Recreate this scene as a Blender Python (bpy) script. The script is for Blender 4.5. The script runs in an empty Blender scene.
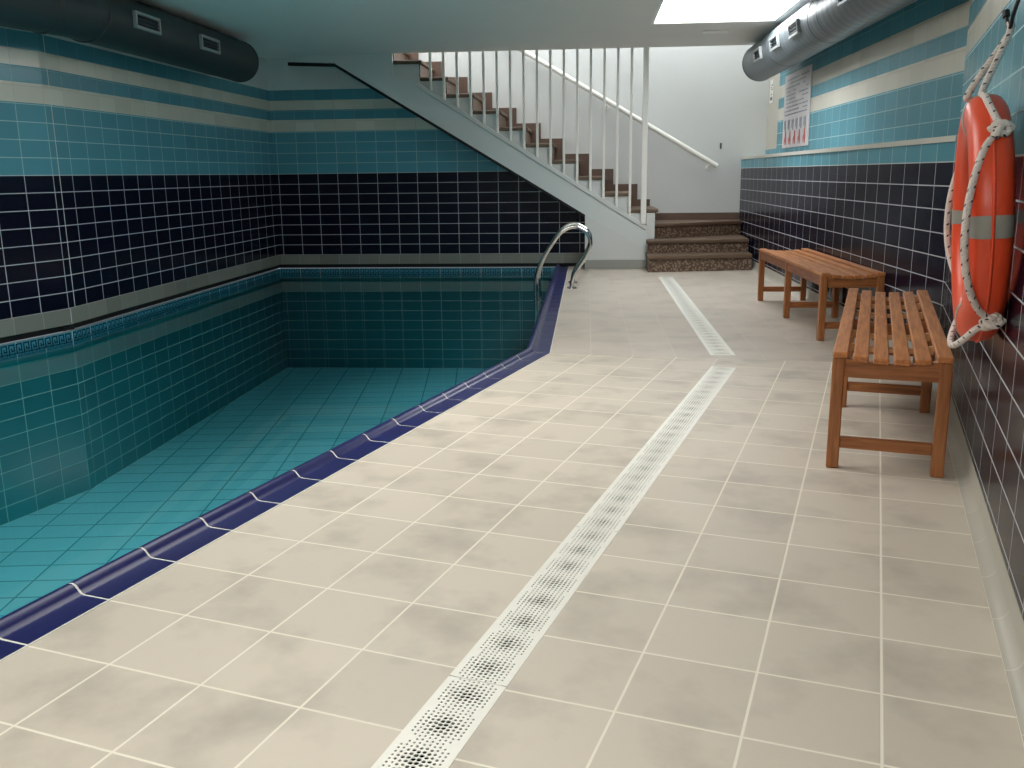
import bpy, math, random
from mathutils import Vector, Matrix
random.seed(7)
C = bpy.context.scene.collection
sc = bpy.context.scene
PI = math.pi

# ------------------------------------------------------------------ camera
EYE = 1.15
TURN, PITCH, ROLL = math.radians(4.8), math.atan(210/924.), math.radians(0.75)
fw = Vector((0, math.cos(PITCH), -math.sin(PITCH)))
rt = Vector((1, 0, 0)); up = rt.cross(fw)
rt2 = math.cos(ROLL)*rt - math.sin(ROLL)*up
up2 = math.sin(ROLL)*rt + math.cos(ROLL)*up
Rz = Matrix.Rotation(TURN, 3, 'Z')
ax = [Rz @ rt2, Rz @ up2, Rz @ (-fw)]
M = Matrix(((ax[0].x, ax[1].x, ax[2].x, 0), (ax[0].y, ax[1].y, ax[2].y, 0),
            (ax[0].z, ax[1].z, ax[2].z, EYE), (0, 0, 0, 1)))
cam_data = bpy.data.cameras.new('camera'); cam = bpy.data.objects.new('camera', cam_data)
C.objects.link(cam); cam.matrix_world = M
cam_data.sensor_width = 36; cam_data.lens = 924/1024*36; cam_data.clip_start = 0.05
sc.camera = cam

# ------------------------------------------------------------------ light
sc.view_settings.view_transform = 'Standard'; sc.view_settings.look = 'None'
sc.view_settings.gamma = 1; sc.view_settings.use_curve_mapping = False
sc.view_settings.exposure = 0.0
w = bpy.data.worlds.new('sky'); sc.world = w; w.use_nodes = True
w.node_tree.nodes['Background'].inputs[0].default_value = (0.62, 0.75, 0.9, 1)
w.node_tree.nodes['Background'].inputs[1].default_value = 0.6
CEIL = 2.57
# the skylight, then two panels added for light: x0, x1, y0, y1, strength, colour
CEIL_LIGHTS = [(0.60, 1.82, 8.45, 9.75, 13.0, (0.96, 0.985, 1.0)),
       (-2.30, 0.0, 3.4, 5.8, 5.6, (1.0, 0.965, 0.92)),  # unseen panel, added to brighten the pool and middle of the hall
       (-2.00, -0.2, -1.2, 0.8, 8.5, (1.0, 0.95, 0.89))]  # unseen panel, added to brighten the near deck and pool
WELL_LIGHT = 4.6

# ------------------------------------------------------------------ mesh helpers
class MB:
    def __init__(s): s.v = []; s.f = []; s.uv = []
    def add(s, verts, faces, uvs=None):
        b = len(s.v); s.v += [tuple(p) for p in verts]
        for k, f in enumerate(faces):
            s.f.append([i+b for i in f])
            s.uv.append(uvs[k] if uvs else None)
    def box(s, c, d, rot=None, bev=0.0):
        cx, cy, cz = c; x, y, z = d[0]/2, d[1]/2, d[2]/2
        if bev <= 0:
            P = [(-x,-y,-z),(x,-y,-z),(x,y,-z),(-x,y,-z),(-x,-y,z),(x,-y,z),(x,y,z),(-x,y,z)]
            F = [(0,3,2,1),(4,5,6,7),(0,1,5,4),(1,2,6,5),(2,3,7,6),(3,0,4,7)]
        else:
            P = []; F = []
            b = min(bev, x*.9, y*.9, z*.9)
            # chamfered box: three vertices at each corner
            idx = {}
            for sx in (-1,1):
                for sy in (-1,1):
                    for sz in (-1,1):
                        for a in range(3):
                            p = [sx*(x-b), sy*(y-b), sz*(z-b)]
                            p[a] = (sx*x, sy*y, sz*z)[a]
                            idx[(sx,sy,sz,a)] = len(P); P.append(tuple(p))
            for a in range(3):
                o1, o2 = [(1,2),(2,0),(0,1)][a]
                for sg in (-1,1):
                    q = []
                    for s1, s2 in ((-1,-1),(1,-1),(1,1),(-1,1)):
                        k = [0,0,0]; k[a] = sg; k[o1] = s1; k[o2] = s2
                        q.append(idx[(k[0],k[1],k[2],a)])
                    F.append(q if sg > 0 else q[::-1])
            for a in range(3):          # edge chamfers along axis a
                o1, o2 = [(1,2),(2,0),(0,1)][a]
                for s1 in (-1,1):
                    for s2 in (-1,1):
                        def key(sa, ax_):
                            k = [0,0,0]; k[a] = sa; k[o1] = s1; k[o2] = s2
                            return idx[(k[0],k[1],k[2],ax_)]
                        q = [key(-1,o1), key(1,o1), key(1,o2), key(-1,o2)]
                        F.append(q if s1*s2 > 0 else q[::-1])
            for sx in (-1,1):
                for sy in (-1,1):
                    for sz in (-1,1):
                        q = [idx[(sx,sy,sz,a)] for a in range(3)]
                        F.append(q if sx*sy*sz > 0 else q[::-1])
        P = [Vector(p) for p in P]
        if rot is not None: P = [rot @ p for p in P]
        s.add([(p.x+cx, p.y+cy, p.z+cz) for p in P], F)
    def bar(s, p0, p1, wd, ht, upv=(0,0,1), bev=0.0):
        p0, p1 = Vector(p0), Vector(p1); d = p1-p0; L = d.length; yv = d/L
        xv = yv.cross(Vector(upv)).normalized(); zv = xv.cross(yv)
        R = Matrix((xv, yv, zv)).transposed()
        s.box(tuple((p0+p1)/2), (wd, L, ht), R, bev)
    def tube(s, path, r, n=12, closed=False, cap=True):
        P = [Vector(p) for p in path]; N = len(P)
        rr = r if isinstance(r, (list, tuple)) else [r]*N
        T = []
        for i in range(N):
            a = P[(i-1) % N] if (closed or i > 0) else P[i]
            b = P[(i+1) % N] if (closed or i < N-1) else P[i]
            T.append((b-a).normalized())
        ref = Vector((0,0,1)) if abs(T[0].z) < .9 else Vector((1,0,0))
        nv = (ref - T[0]*ref.dot(T[0])).normalized()
        V = []; acc = [0.0]
        for i in range(N):
            nv = (nv - T[i]*nv.dot(T[i])).normalized(); bv = T[i].cross(nv)
            for k in range(n):
                a = 2*PI*k/n; V.append(P[i] + (nv*math.cos(a)+bv*math.sin(a))*rr[i])
            if i: acc.append(acc[-1] + (P[i]-P[i-1]).length)
        if closed: acc.append(acc[-1] + (P[0]-P[-1]).length)
        F = []; U = []
        for i in range(N if closed else N-1):
            j = (i+1) % N
            for k in range(n):
                m = (k+1) % n
                F.append((i*n+k, i*n+m, j*n+m, j*n+k))
                U.append([(k/n, acc[i]), ((k+1)/n, acc[i]), ((k+1)/n, acc[i+1]), (k/n, acc[i+1])])
        if cap and not closed:
            F.append(tuple(range(n))[::-1]); U.append([(0,0)]*n)
            F.append(tuple((N-1)*n+k for k in range(n))); U.append([(0,0)]*n)
        s.add(V, F, U)
    def prism(s, poly, y0, y1, frame=None):
        """poly in (x,z) extruded along y (or through frame(x, y, z))"""
        fr = frame or (lambda x, y, z: (x, y, z)); n = len(poly)
        V = [fr(x, y0, z) for x, z in poly] + [fr(x, y1, z) for x, z in poly]
        F = [tuple(range(n)), tuple(range(n, 2*n))[::-1]]
        F += [(i, i+n, (i+1) % n + n, (i+1) % n) for i in range(n)]
        s.add(V, F)
    def poly(s, pts, uvs=None):
        s.add(pts, [tuple(range(len(pts)))], [uvs] if uvs else None)
    def build(s, name, m, parent=None, smooth=False, angle=35):
        me = bpy.data.meshes.new(name); me.from_pydata(s.v, [], s.f); 
        if any(u is not None for u in s.uv):
            ly = me.uv_layers.new(name='UVMap'); i = 0
            for f, u in zip(s.f, s.uv):
                for k in range(len(f)):
                    ly.data[i].uv = u[k] if u else (0, 0); i += 1
        me.validate(); me.update()
        if smooth:
            for p in me.polygons: p.use_smooth = True
            me.set_sharp_from_angle(angle=math.radians(angle))
        me.materials.append(m)
        o = bpy.data.objects.new(name, me); C.objects.link(o)
        if parent: o.parent = parent
        return o

def thing(name, label, cat, loc=(0,0,0), rotz=0, group=None):
    o = bpy.data.objects.new(name, None); C.objects.link(o); o.empty_display_size = .1
    o.location = loc; o.rotation_euler = (0, 0, rotz); o['label'] = label; o['category'] = cat
    if group: o['group'] = group
    return o
def tag(o, label, cat, group=None, kind=None):
    o['label'] = label; o['category'] = cat
    if group: o['group'] = group
    if kind: o['kind'] = kind
    return o
def struct(o): o['kind'] = 'structure'; return o
def copy_tree(o, parent=None):
    c = o.copy(); C.objects.link(c)
    if parent: c.parent = parent
    for ch in list(o.children): copy_tree(ch, c)
    return c

# ------------------------------------------------------------------ materials
def new_mat(name):
    m = bpy.data.materials.new(name); m.use_nodes = True
    nt = m.node_tree; b = nt.nodes['Principled BSDF']
    return m, nt, b
def rgb(r, g, b):   # sRGB 0-255 -> linear
    f = lambda c: (c/255/12.92) if c/255 <= .04045 else ((c/255+.055)/1.055)**2.4
    return (f(r), f(g), f(b), 1)
def plain(name, col, rough=.5, metal=0, noise=0.0, nscale=8, bump=0, bscale=60, spec=.5):
    m, nt, b = new_mat(name)
    b.inputs['Roughness'].default_value = rough; b.inputs['Metallic'].default_value = metal
    b.inputs['Specular IOR Level'].default_value = spec
    b.inputs['Base Color'].default_value = col
    N = nt.nodes; L = nt.links
    tc = N.new('ShaderNodeTexCoord')
    if noise:
        n = N.new('ShaderNodeTexNoise'); n.inputs['Scale'].default_value = nscale; n.inputs['Detail'].default_value = 4
        L.new(tc.outputs['Object'], n.inputs['Vector'])
        mx = N.new('ShaderNodeMix'); mx.data_type = 'RGBA'
        mx.inputs[6].default_value = col; mx.inputs[7].default_value = (col[0]*(1-noise), col[1]*(1-noise), col[2]*(1-noise), 1)
        L.new(n.outputs['Fac'], mx.inputs[0]); L.new(mx.outputs[2], b.inputs['Base Color'])
    if bump:
        n = N.new('ShaderNodeTexNoise'); n.inputs['Scale'].default_value = bscale
        L.new(tc.outputs['Object'], n.inputs['Vector'])
        bp = N.new('ShaderNodeBump'); bp.inputs['Strength'].default_value = bump; bp.inputs['Distance'].default_value = .01
        L.new(n.outputs['Fac'], bp.inputs['Height']); L.new(bp.outputs['Normal'], b.inputs['Normal'])
    return m

def tile_mat(name, zones, tu, tv, ou=0, ov=0, gw=.004, rough=.15, var=.12, vmax=4.0, vmin=-2.0, spec=.5, stain=0, bump=.25, wob=0):
    """tiles laid on the UV map (metres). zones: [(v_start, tile colour, grout colour)] from the lowest up"""
    m, nt, b = new_mat(name); N = nt.nodes; L = nt.links
    def math_(op, a, bb=None, c=None):
        n = N.new('ShaderNodeMath'); n.operation = op
        for k, val in enumerate((a, bb, c)):
            if val is None: continue
            if isinstance(val, (int, float)): n.inputs[k].default_value = val
            else: L.new(val, n.inputs[k])
        return n.outputs[0]
    uv = N.new('ShaderNodeUVMap'); sep = N.new('ShaderNodeSeparateXYZ'); L.new(uv.outputs[0], sep.inputs[0])
    U, V = sep.outputs[0], sep.outputs[1]
    us = math_('DIVIDE', math_('SUBTRACT', U, ou), tu); vs = math_('DIVIDE', math_('SUBTRACT', V, ov), tv)
    def edge(x, size):
        fr = math_('FRACT', x); d = math_('MINIMUM', fr, math_('SUBTRACT', 1.0, fr))
        return math_('MULTIPLY', d, size)
    du, dv = edge(us, tu), edge(vs, tv)
    d = math_('MINIMUM', du, dv)
    mr = N.new('ShaderNodeMapRange'); mr.inputs['From Min'].default_value = gw*.35; mr.inputs['From Max'].default_value = gw*.65
    L.new(d, mr.inputs['Value']); face = mr.outputs[0]          # 0 grout, 1 tile
    def ramp(k):
        r = N.new('ShaderNodeValToRGB'); r.color_ramp.interpolation = 'CONSTANT'
        el = r.color_ramp.elements
        el[0].position = 0; el[0].color = zones[0][k]
        el[1].position = 1; el[1].color = zones[-1][k]
        for z in zones[1:]:
            e = el.new((z[0]-vmin)/(vmax-vmin)); e.color = z[k]
        f = math_('DIVIDE', math_('SUBTRACT', V, vmin), vmax-vmin); L.new(f, r.inputs[0]); return r.outputs[0]
    tc = ramp(1); gc = ramp(2)
    comb = N.new('ShaderNodeCombineXYZ'); L.new(math_('FLOOR', us), comb.inputs[0]); L.new(math_('FLOOR', vs), comb.inputs[1])
    wn = N.new('ShaderNodeTexWhiteNoise'); wn.noise_dimensions = '2D'; L.new(comb.outputs[0], wn.inputs['Vector'])
    fac = math_('MULTIPLY_ADD', wn.outputs['Value'], var*2, 1-var)
    if stain:
        n = N.new('ShaderNodeTexNoise'); n.inputs['Scale'].default_value = 3.2; n.inputs['Detail'].default_value = 5; n.inputs['Roughness'].default_value = .55
        L.new(uv.outputs[0], n.inputs['Vector'])
        m2 = N.new('ShaderNodeMapRange'); m2.inputs['From Min'].default_value = .48; m2.inputs['From Max'].default_value = .72
        m2.inputs['To Min'].default_value = 1; m2.inputs['To Max'].default_value = 1-stain
        L.new(n.outputs['Fac'], m2.inputs['Value']); fac = math_('MULTIPLY', fac, m2.outputs[0])
    vm = N.new('ShaderNodeVectorMath'); vm.operation = 'SCALE'; L.new(tc, vm.inputs[0]); L.new(fac, vm.inputs['Scale'])
    mx = N.new('ShaderNodeMix'); mx.data_type = 'RGBA'
    L.new(face, mx.inputs[0]); L.new(gc, mx.inputs[6]); L.new(vm.outputs[0], mx.inputs[7])
    L.new(mx.outputs[2], b.inputs['Base Color'])
    rr = N.new('ShaderNodeMapRange'); rr.inputs['To Min'].default_value = .8; rr.inputs['To Max'].default_value = rough
    L.new(face, rr.inputs['Value']); L.new(rr.outputs[0], b.inputs['Roughness'])
    b.inputs['Specular IOR Level'].default_value = spec
    bp = N.new('ShaderNodeBump'); bp.inputs['Strength'].default_value = bump; bp.inputs['Distance'].default_value = .004
    h = face
    if wob:
        n = N.new('ShaderNodeTexNoise'); n.inputs['Scale'].default_value = 5; L.new(uv.outputs[0], n.inputs['Vector'])
        h = math_('ADD', face, math_('MULTIPLY', n.outputs['Fac'], wob))
    L.new(h, bp.inputs['Height']); L.new(bp.outputs['Normal'], b.inputs['Normal'])
    return m

TEAL, WHITE_T, NAVY = rgb(86,148,164), rgb(212,209,196), rgb(11,15,33)
G_L, G_D = rgb(165,200,205), rgb(190,192,196)
BND = 1.185
def wall_zones(row, navy=NAVY):
    w0 = BND+4*row
    return [(-2, navy, G_D), (BND, TEAL, G_L), (w0, WHITE_T, rgb(190,188,176)), (w0+row, TEAL, rgb(120,165,175)),
            (w0+2*row, WHITE_T, rgb(190,188,176)), (w0+3*row, TEAL, rgb(110,155,165))]
ROW_P, ROW_R = .1272, .1325
m_wall_pool = tile_mat('pool hall wall tile', wall_zones(ROW_P), .2615, ROW_P, 0, BND, gw=.006, rough=.18, spec=.25, var=.07)
m_wall_right = tile_mat('deck wall tile', wall_zones(ROW_R, rgb(13,15,36)), .265, ROW_R, 0, BND, gw=.006, rough=.2, wob=.6, spec=.07, var=.08)
POOL = rgb(150,238,246)
m_pool_wall = tile_mat('pool wall tile', [(-3, rgb(54,152,158), rgb(128,205,204)), (3, rgb(54,152,158), rgb(128,205,204))], .2615, ROW_P, 0, -.14-BND, gw=.006, rough=.3, var=.06)  # pale grout rows painted as the mirror image of the wall above water
m_pool_floor = tile_mat('pool floor tile', [(-99, POOL, rgb(70,165,180)), (99, POOL, rgb(70,165,180))], .36, .24, gw=.012, rough=.4, var=.03, vmax=100, vmin=-100)
FLOOR = rgb(206,196,181)
m_floor = tile_mat('deck tile', [(-99, FLOOR, rgb(238,231,215)), (99, FLOOR, rgb(238,231,215))], .2725, .2725, gw=.0065, rough=.5, var=.05, vmax=100, vmin=-100, stain=.28, spec=.28)
m_floor_far = tile_mat('far deck tile', [(-99, rgb(199,187,173), rgb(214,207,194)), (99, rgb(199,187,173), rgb(214,207,194))], .2725, .2725, gw=.006, rough=.38, var=.04, vmax=100, vmin=-100, stain=.2, spec=.45)
m_plaster = plain('painted plaster', rgb(216,222,220), .85, noise=.08, nscale=1.5, bump=.08)
m_ceil = plain('ceiling paint', rgb(242,238,233), .9, noise=.06, nscale=1.2, bump=.06)
m_white = plain('white wall paint', rgb(214,216,214), .8, noise=.06, nscale=2.5, bump=.08)
m_white_metal = plain('white enamel', rgb(243,241,234), .4)
m_strip = plain('grey stone strip', rgb(128,128,120), .55, noise=.15, nscale=20)
m_cove = plain('grey cove tile', rgb(158,160,152), .4, noise=.1, nscale=15)
m_black = plain('black', rgb(14,15,16), .5)
m_gap = plain('dark recess', rgb(6,8,10), .7)  # near-black, with the shade inside the gaps put into the colour
m_grout = plain('white grout', rgb(222,222,215), .8)
m_cop = plain('cobalt glaze', rgb(27,31,90), .3, noise=.15, nscale=12, spec=.3)
m_band = tile_mat('border tile', [(-3, rgb(60,130,150), rgb(170,200,205)), (3, rgb(60,130,150), rgb(170,200,205))], .2615, .5, gw=.006, rough=.2, var=.05)
m_key = plain('border key glaze', rgb(18,40,62), .2)
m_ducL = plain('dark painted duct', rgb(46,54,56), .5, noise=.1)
m_ducR = plain('grey duct', rgb(112,122,128), .42, metal=.35, noise=.12, nscale=6)
m_grille = plain('grille frame', rgb(165,170,170), .4, metal=.3)
m_grille_in = plain('grille inside', rgb(48,55,60), .6)
m_steel = plain('polished steel', rgb(205,205,203), .16, metal=1)
m_grate = plain('white plastic grate', rgb(238,236,226), .45)
m_chan = plain('drain channel', rgb(10,10,10), .95, spec=.1)
m_orange = plain('orange plastic', rgb(236,82,46), .36, noise=.1, nscale=6, bump=.05, bscale=25)
m_refl = plain('reflective tape', rgb(158,156,148), .4, noise=.15, nscale=30)
m_brown = plain('brown stair tile', rgb(106,85,67), .5, noise=.25, nscale=9)
m_poster = plain('poster sheet', rgb(222,216,218), .25)
m_pgrey = plain('poster grey print', rgb(120,124,136), .5)
m_pred = plain('poster red print', rgb(190,82,80), .5)

def wood(name, c1, c2, sc_=(22, 1.6, 22)):
    m, nt, b = new_mat(name); N = nt.nodes; L = nt.links
    tc = N.new('ShaderNodeTexCoord'); mp = N.new('ShaderNodeMapping'); mp.inputs['Scale'].default_value = sc_
    L.new(tc.outputs['Object'], mp.inputs[0])
    n = N.new('ShaderNodeTexNoise'); n.inputs['Scale'].default_value = 3; n.inputs['Detail'].default_value = 6; n.inputs['Distortion'].default_value = .6
    L.new(mp.outputs[0], n.inputs['Vector'])
    r = N.new('ShaderNodeValToRGB'); r.color_ramp.elements[0].position = .32; r.color_ramp.elements[1].position = .7
    r.color_ramp.elements[0].color = c2; r.color_ramp.elements[1].color = c1
    L.new(n.outputs['Fac'], r.inputs[0]); L.new(r.outputs[0], b.inputs['Base Color'])
    b.inputs['Roughness'].default_value = .42
    bp = N.new('ShaderNodeBump'); bp.inputs['Strength'].default_value = .15; bp.inputs['Distance'].default_value = .003
    L.new(n.outputs['Fac'], bp.inputs['Height']); L.new(bp.outputs['Normal'], b.inputs['Normal'])
    return m
m_wood = wood('oiled hardwood', rgb(208,140,82), rgb(164,98,54))
m_wood_d = wood('darker hardwood', rgb(160,92,50), rgb(112,60,32))
m_wood_v = wood('upright hardwood', rgb(180,116,68), rgb(140,84,46), (22, 22, 1.6))
m_wood_x = wood('cross hardwood', rgb(180,116,68), rgb(140,84,46), (1.6, 22, 22))
m_wood_l = wood('pale wood batten', rgb(236,190,140), rgb(214,160,110))

def riser_mat():
    m, nt, b = new_mat('patterned riser tile'); N = nt.nodes; L = nt.links
    tc = N.new('ShaderNodeTexCoord')
    v = N.new('ShaderNodeTexVoronoi'); v.feature = 'SMOOTH_F1'; v.inputs['Scale'].default_value = 42; L.new(tc.outputs['Object'], v.inputs['Vector'])
    r = N.new('ShaderNodeValToRGB'); r.color_ramp.elements[0].position = .30; r.color_ramp.elements[0].color = rgb(140,122,102)
    r.color_ramp.elements[1].position = .42; r.color_ramp.elements[1].color = rgb(88,68,56)
    L.new(v.outputs['Distance'], r.inputs[0]); L.new(r.outputs[0], b.inputs['Base Color']); b.inputs['Roughness'].default_value = .4
    return m
m_riser = riser_mat()

def rope_mat():
    m, nt, b = new_mat('white rope with dark flecks'); N = nt.nodes; L = nt.links
    uv = N.new('ShaderNodeUVMap'); sep = N.new('ShaderNodeSeparateXYZ'); L.new(uv.outputs[0], sep.inputs[0])
    def mt(op, a, bb):
        n = N.new('ShaderNodeMath'); n.operation = op
        for k, val in enumerate((a, bb)):
            if isinstance(val, (int, float)): n.inputs[k].default_value = val
            else: L.new(val, n.inputs[k])
        return n.outputs[0]
    # one dark strand winding round the rope, showing as flecks
    ph = mt('ADD', mt('MULTIPLY', sep.outputs[1], 24.0), sep.outputs[0])
    a = mt('LESS_THAN', mt('FRACT', ph, 0), .16)
    bq = mt('LESS_THAN', mt('FRACT', mt('MULTIPLY', sep.outputs[0], 3.0), 0), .42)
    f = mt('MULTIPLY', a, bq)
    mx = N.new('ShaderNodeMix'); mx.data_type = 'RGBA'; mx.inputs[6].default_value = rgb(222,210,202); mx.inputs[7].default_value = rgb(40,38,46)
    L.new(f, mx.inputs[0]); L.new(mx.outputs[2], b.inputs['Base Color']); b.inputs['Roughness'].default_value = .8
    w_ = N.new('ShaderNodeMath'); w_.operation = 'SINE'; L.new(mt('MULTIPLY', mt('ADD', mt('MULTIPLY', sep.outputs[1], 90.0), mt('MULTIPLY', sep.outputs[0], 3.0)), 6.283), w_.inputs[0])
    bp = N.new('ShaderNodeBump'); bp.inputs['Strength'].default_value = .4; bp.inputs['Distance'].default_value = .002
    L.new(w_.outputs[0], bp.inputs['Height']); L.new(bp.outputs['Normal'], b.inputs['Normal'])
    return m
m_rope = rope_mat()

def emit(name, col, s):
    m, nt, b = new_mat(name)
    b.inputs['Base Color'].default_value = (.9,.9,.9,1); b.inputs['Emission Color'].default_value = (*col, 1); b.inputs['Emission Strength'].default_value = s
    return m

def water_mat():
    m, nt, b = new_mat('pool water'); N = nt.nodes; L = nt.links; N.remove(b)
    out = N['Material Output']
    tr = N.new('ShaderNodeBsdfTransparent'); tr.inputs[0].default_value = (.76, .965, 1.0, 1)
    gl = N.new('ShaderNodeBsdfGlossy'); gl.inputs['Roughness'].default_value = 0.0
    fr = N.new('ShaderNodeFresnel'); fr.inputs['IOR'].default_value = 1.333
    mx = N.new('ShaderNodeMixShader')
    tc = N.new('ShaderNodeTexCoord'); n = N.new('ShaderNodeTexNoise'); n.inputs['Scale'].default_value = 2.2; n.inputs['Detail'].default_value = 2
    L.new(tc.outputs['Object'], n.inputs['Vector'])
    bp = N.new('ShaderNodeBump'); bp.inputs['Strength'].default_value = .008; bp.inputs['Distance'].default_value = .05
    L.new(n.outputs['Fac'], bp.inputs['Height']); L.new(bp.outputs['Normal'], gl.inputs['Normal']); L.new(bp.outputs['Normal'], fr.inputs['Normal'])
    L.new(fr.outputs[0], mx.inputs[0]); L.new(tr.outputs[0], mx.inputs[1]); L.new(gl.outputs[0], mx.inputs[2]); L.new(mx.outputs[0], out.inputs['Surface'])
    return m

# ------------------------------------------------------------------ plan: the hall bends by 16.5 degrees
BEND = math.radians(16.5)
A = Vector((math.sin(BEND), math.cos(BEND), 0)); PA = Vector((math.cos(BEND), -math.sin(BEND), 0))
def AP(s, p, z=0.0): q = A*s + PA*p; return (q.x, q.y, z)
EDGE = -1.93                         # pool edge of the near deck, measured across the bend direction
WALLP = .393                         # deck side wall
COX, COY = -.25, 5.951               # outer corner of the pool coping
MS = -.145                           # slope of the mitre joint in the deck
def miter(p):                        # s on the mitre joint
    # point = A s + PA p ; y = COY + MS (x-COX)
    return (COY - MS*COX + MS*PA.x*p - PA.y*p)/(A.y - MS*A.x)
def miter_y(x): return COY + MS*(x-COX)
K = Vector(AP(5.75, WALLP)); E_ = Vector((1.96, 12.45, 0))
KL = Vector((-4.05, 6.88, 0)); EL = Vector((-3.98, 11.75, 0))
BACK, STAIR, WHITEB = 11.75, 11.45, 12.45
WATER, PFLOOR = -.07, -1.32

# ------------------------------------------------------------------ deck floor
fl = MB()
def near_poly(p0, p1, s0, uo, vo, s_end=None):
    q = [(s0, p0), (s0, p1), (miter(p1), p1), (miter(p0), p0)] if s_end is None else [(s0, p0), (s0, p1), (s_end, p1), (s_end, p0)]
    fl.poly([AP(s, p) for s, p in q], [(p-uo, s-vo) for s, p in q])
DR0, DR1 = -.862, -.716
near_poly(EDGE, DR0, -3.5, -1.662, 1.544)
near_poly(DR1, .45, -3.5, .0865, 2.311)
near_poly(DR0, DR1, 5.54, -.862, 2.311)
struct(fl.build('floor', m_floor)); fl = MB()
def far_poly(x0, x1, y0=None, y1=12.5, uo=.018):
    q = [(x0, y0 if y0 else miter_y(x0)), (x1, y0 if y0 else miter_y(x1)), (x1, y1), (x0, y1)]
    fl.poly([(x, y, 0) for x, y in q], [(x-uo, y-.1) for x, y in q])
far_poly(COX, .783); far_poly(.945, 2.3); far_poly(.783, .945, None, 5.9); far_poly(.783, .945, 10.49, 12.5)
struct(fl.build('floor', m_floor_far))

# drain channel under the grates
dc = MB()
for (pa_, pb_) in (((-3.5), 5.54),):
    q = [AP(-3.5, DR0, -.06), AP(-3.5, DR1, -.06), AP(5.54, DR1, -.06), AP(5.54, DR0, -.06)]
    t = [AP(-3.5, DR0, 0), AP(-3.5, DR1, 0), AP(5.54, DR1, 0), AP(5.54, DR0, 0)]
    b = 0; dc.add(q+t, [(0,1,2,3), (0,3,7,4), (1,5,6,2), (3,2,6,7)])
q = [(.783,5.9,-.06), (.945,5.9,-.06), (.945,10.49,-.06), (.783,10.49,-.06)]
dc.add(q+[(x,y,0) for x,y,z in q], [(0,1,2,3), (0,3,7,4), (1,5,6,2), (3,2,6,7), (0,4,5,1)])
struct(dc.build('drain_channel', m_chan))

def grate_mesh(L, W=.1455):
    """perforated plate, length L along y from 0; holes grow towards the middle of each rosette"""
    mb = MB(); per = .1282; py = .01282; px = .0118; nx = 10; n = 10
    rows = int(round(L/py)); py = L/rows; x0 = -nx*px/2; top = .001; th = .0025
    lastring = None
    for i in range(rows):
        for j in range(nx):
            xa = x0+j*px; ya = i*py; cx = xa+px/2; cy = ya+py/2 
            off = .22*py if j % 2 else -.22*py
            nclu = max(1, round(L/per)); pl = L/nclu
            dy = ((cy % pl)-pl/2); dx = cx
            dist = math.hypot(dx, dy)
            r = .0058 if dist < .017 else (.0049 if dist < .031 else (.0040 if dist < .047 else .0032))
            if dist > .074 or (abs(dx) > .05 and abs(dy) > .045): r = 0
            sq = [(xa,ya),(xa+px,ya),(xa+px,ya+py),(xa,ya+py)]
            if r == 0:
                mb.add([(x,y,top) for x,y in sq], [(0,1,2,3)]); continue
            ring = []; out = []
            for k in range(8):
                a = 2*PI*(k+.5)/8 - PI*.75 - PI/8
                ring.append((cx+r*math.cos(a), cy+off*.5+r*math.sin(a)))
            out = [(xa,ya),(xa+px/2,ya),(xa+px,ya),(xa+px,ya+py/2),(xa+px,ya+py),(xa+px/2,ya+py),(xa,ya+py),(xa,ya+py/2)]
            V = [(x,y,top) for x,y in out]+[(x,y,top) for x,y in ring]+[(x,y,top-th) for x,y in ring]
            F = []
            for k in range(8):
                m_ = (k+1) % 8
                F.append((k, m_, m_+8, k+8)); F.append((k+8, m_+8, m_+16, k+16))
            mb.add(V, F)
    for sx in (-1, 1):                       # plain margins
        xi = sx*nx*px/2; xo = sx*W/2
        lo, hi = min(xi, xo), max(xi, xo)
        mb.box(((lo+hi)/2, L/2, top-th/2), (hi-lo, L, th))
    for yy in (0.0015, L-.0015):
        mb.box((0, yy, top-th/2-.001), (W, .003, th))
    return mb
g_lab = 'white perforated drain grate '
def place_grate(o, loc, rz, label):
    o.location = loc; o.rotation_euler = (0,0,rz); tag(o, label, 'drain grate', 'drain grates along the deck')
GAP = .003
g0 = grate_mesh(1.0-GAP).build('drain_grate', m_grate)
pm = (DR0+DR1)/2
near = [(.78, g_lab+'cut off by the bottom edge of the photo'), (1.78, g_lab+'second from the bottom edge of the photo'),
        (2.78, g_lab+'beside the front legs of the near bench')]
for k, (s, lab) in enumerate(near):
    o = g0 if k == 0 else copy_tree(g0); place_grate(o, AP(s, pm), -BEND, lab)
o = grate_mesh(.88-GAP).build('drain_grate', m_grate); place_grate(o, AP(3.78, pm), -BEND, g_lab+'in the near run, second before the deck bends')
o3 = copy_tree(o); place_grate(o3, AP(4.66, pm), -BEND, g_lab+'ending the near run where the deck bends')
gf = grate_mesh(1.0-GAP, .160).build('drain_grate', m_grate)
far_l = ['first beyond the bend of the deck', 'beside the near end of the far bench',
         'beside the far end of the far bench', 'last but one before the brown stairs']
for k, lab in enumerate(far_l):
    o = gf if k == 0 else copy_tree(gf); place_grate(o, (.864, 5.9+k, 0), 0, g_lab+lab)
o = grate_mesh(.588, .160).build('drain_grate', m_grate); place_grate(o, (.864, 9.9, 0), 0, 'short white perforated drain grate ending before the brown stairs')

# ------------------------------------------------------------------ walls
def wall_piece(mb, p0, p1, z0, z1, u0=0.0, u1=None):
    p0, p1 = Vector(p0), Vector(p1); L = (p1-p0).length; u1 = u0+L if u1 is None else u1
    mb.poly([(p0.x,p0.y,z0),(p1.x,p1.y,z0),(p1.x,p1.y,z1),(p0.x,p0.y,z1)], [(u0,z0),(u1,z0),(u1,z1),(u0,z1)])
STRIP_T, STRIP_B, KEY_B = .168, .045, -.13
TILE_TOP = BND+8*ROW_P-.0
KL0 = KL - A*11
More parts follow.
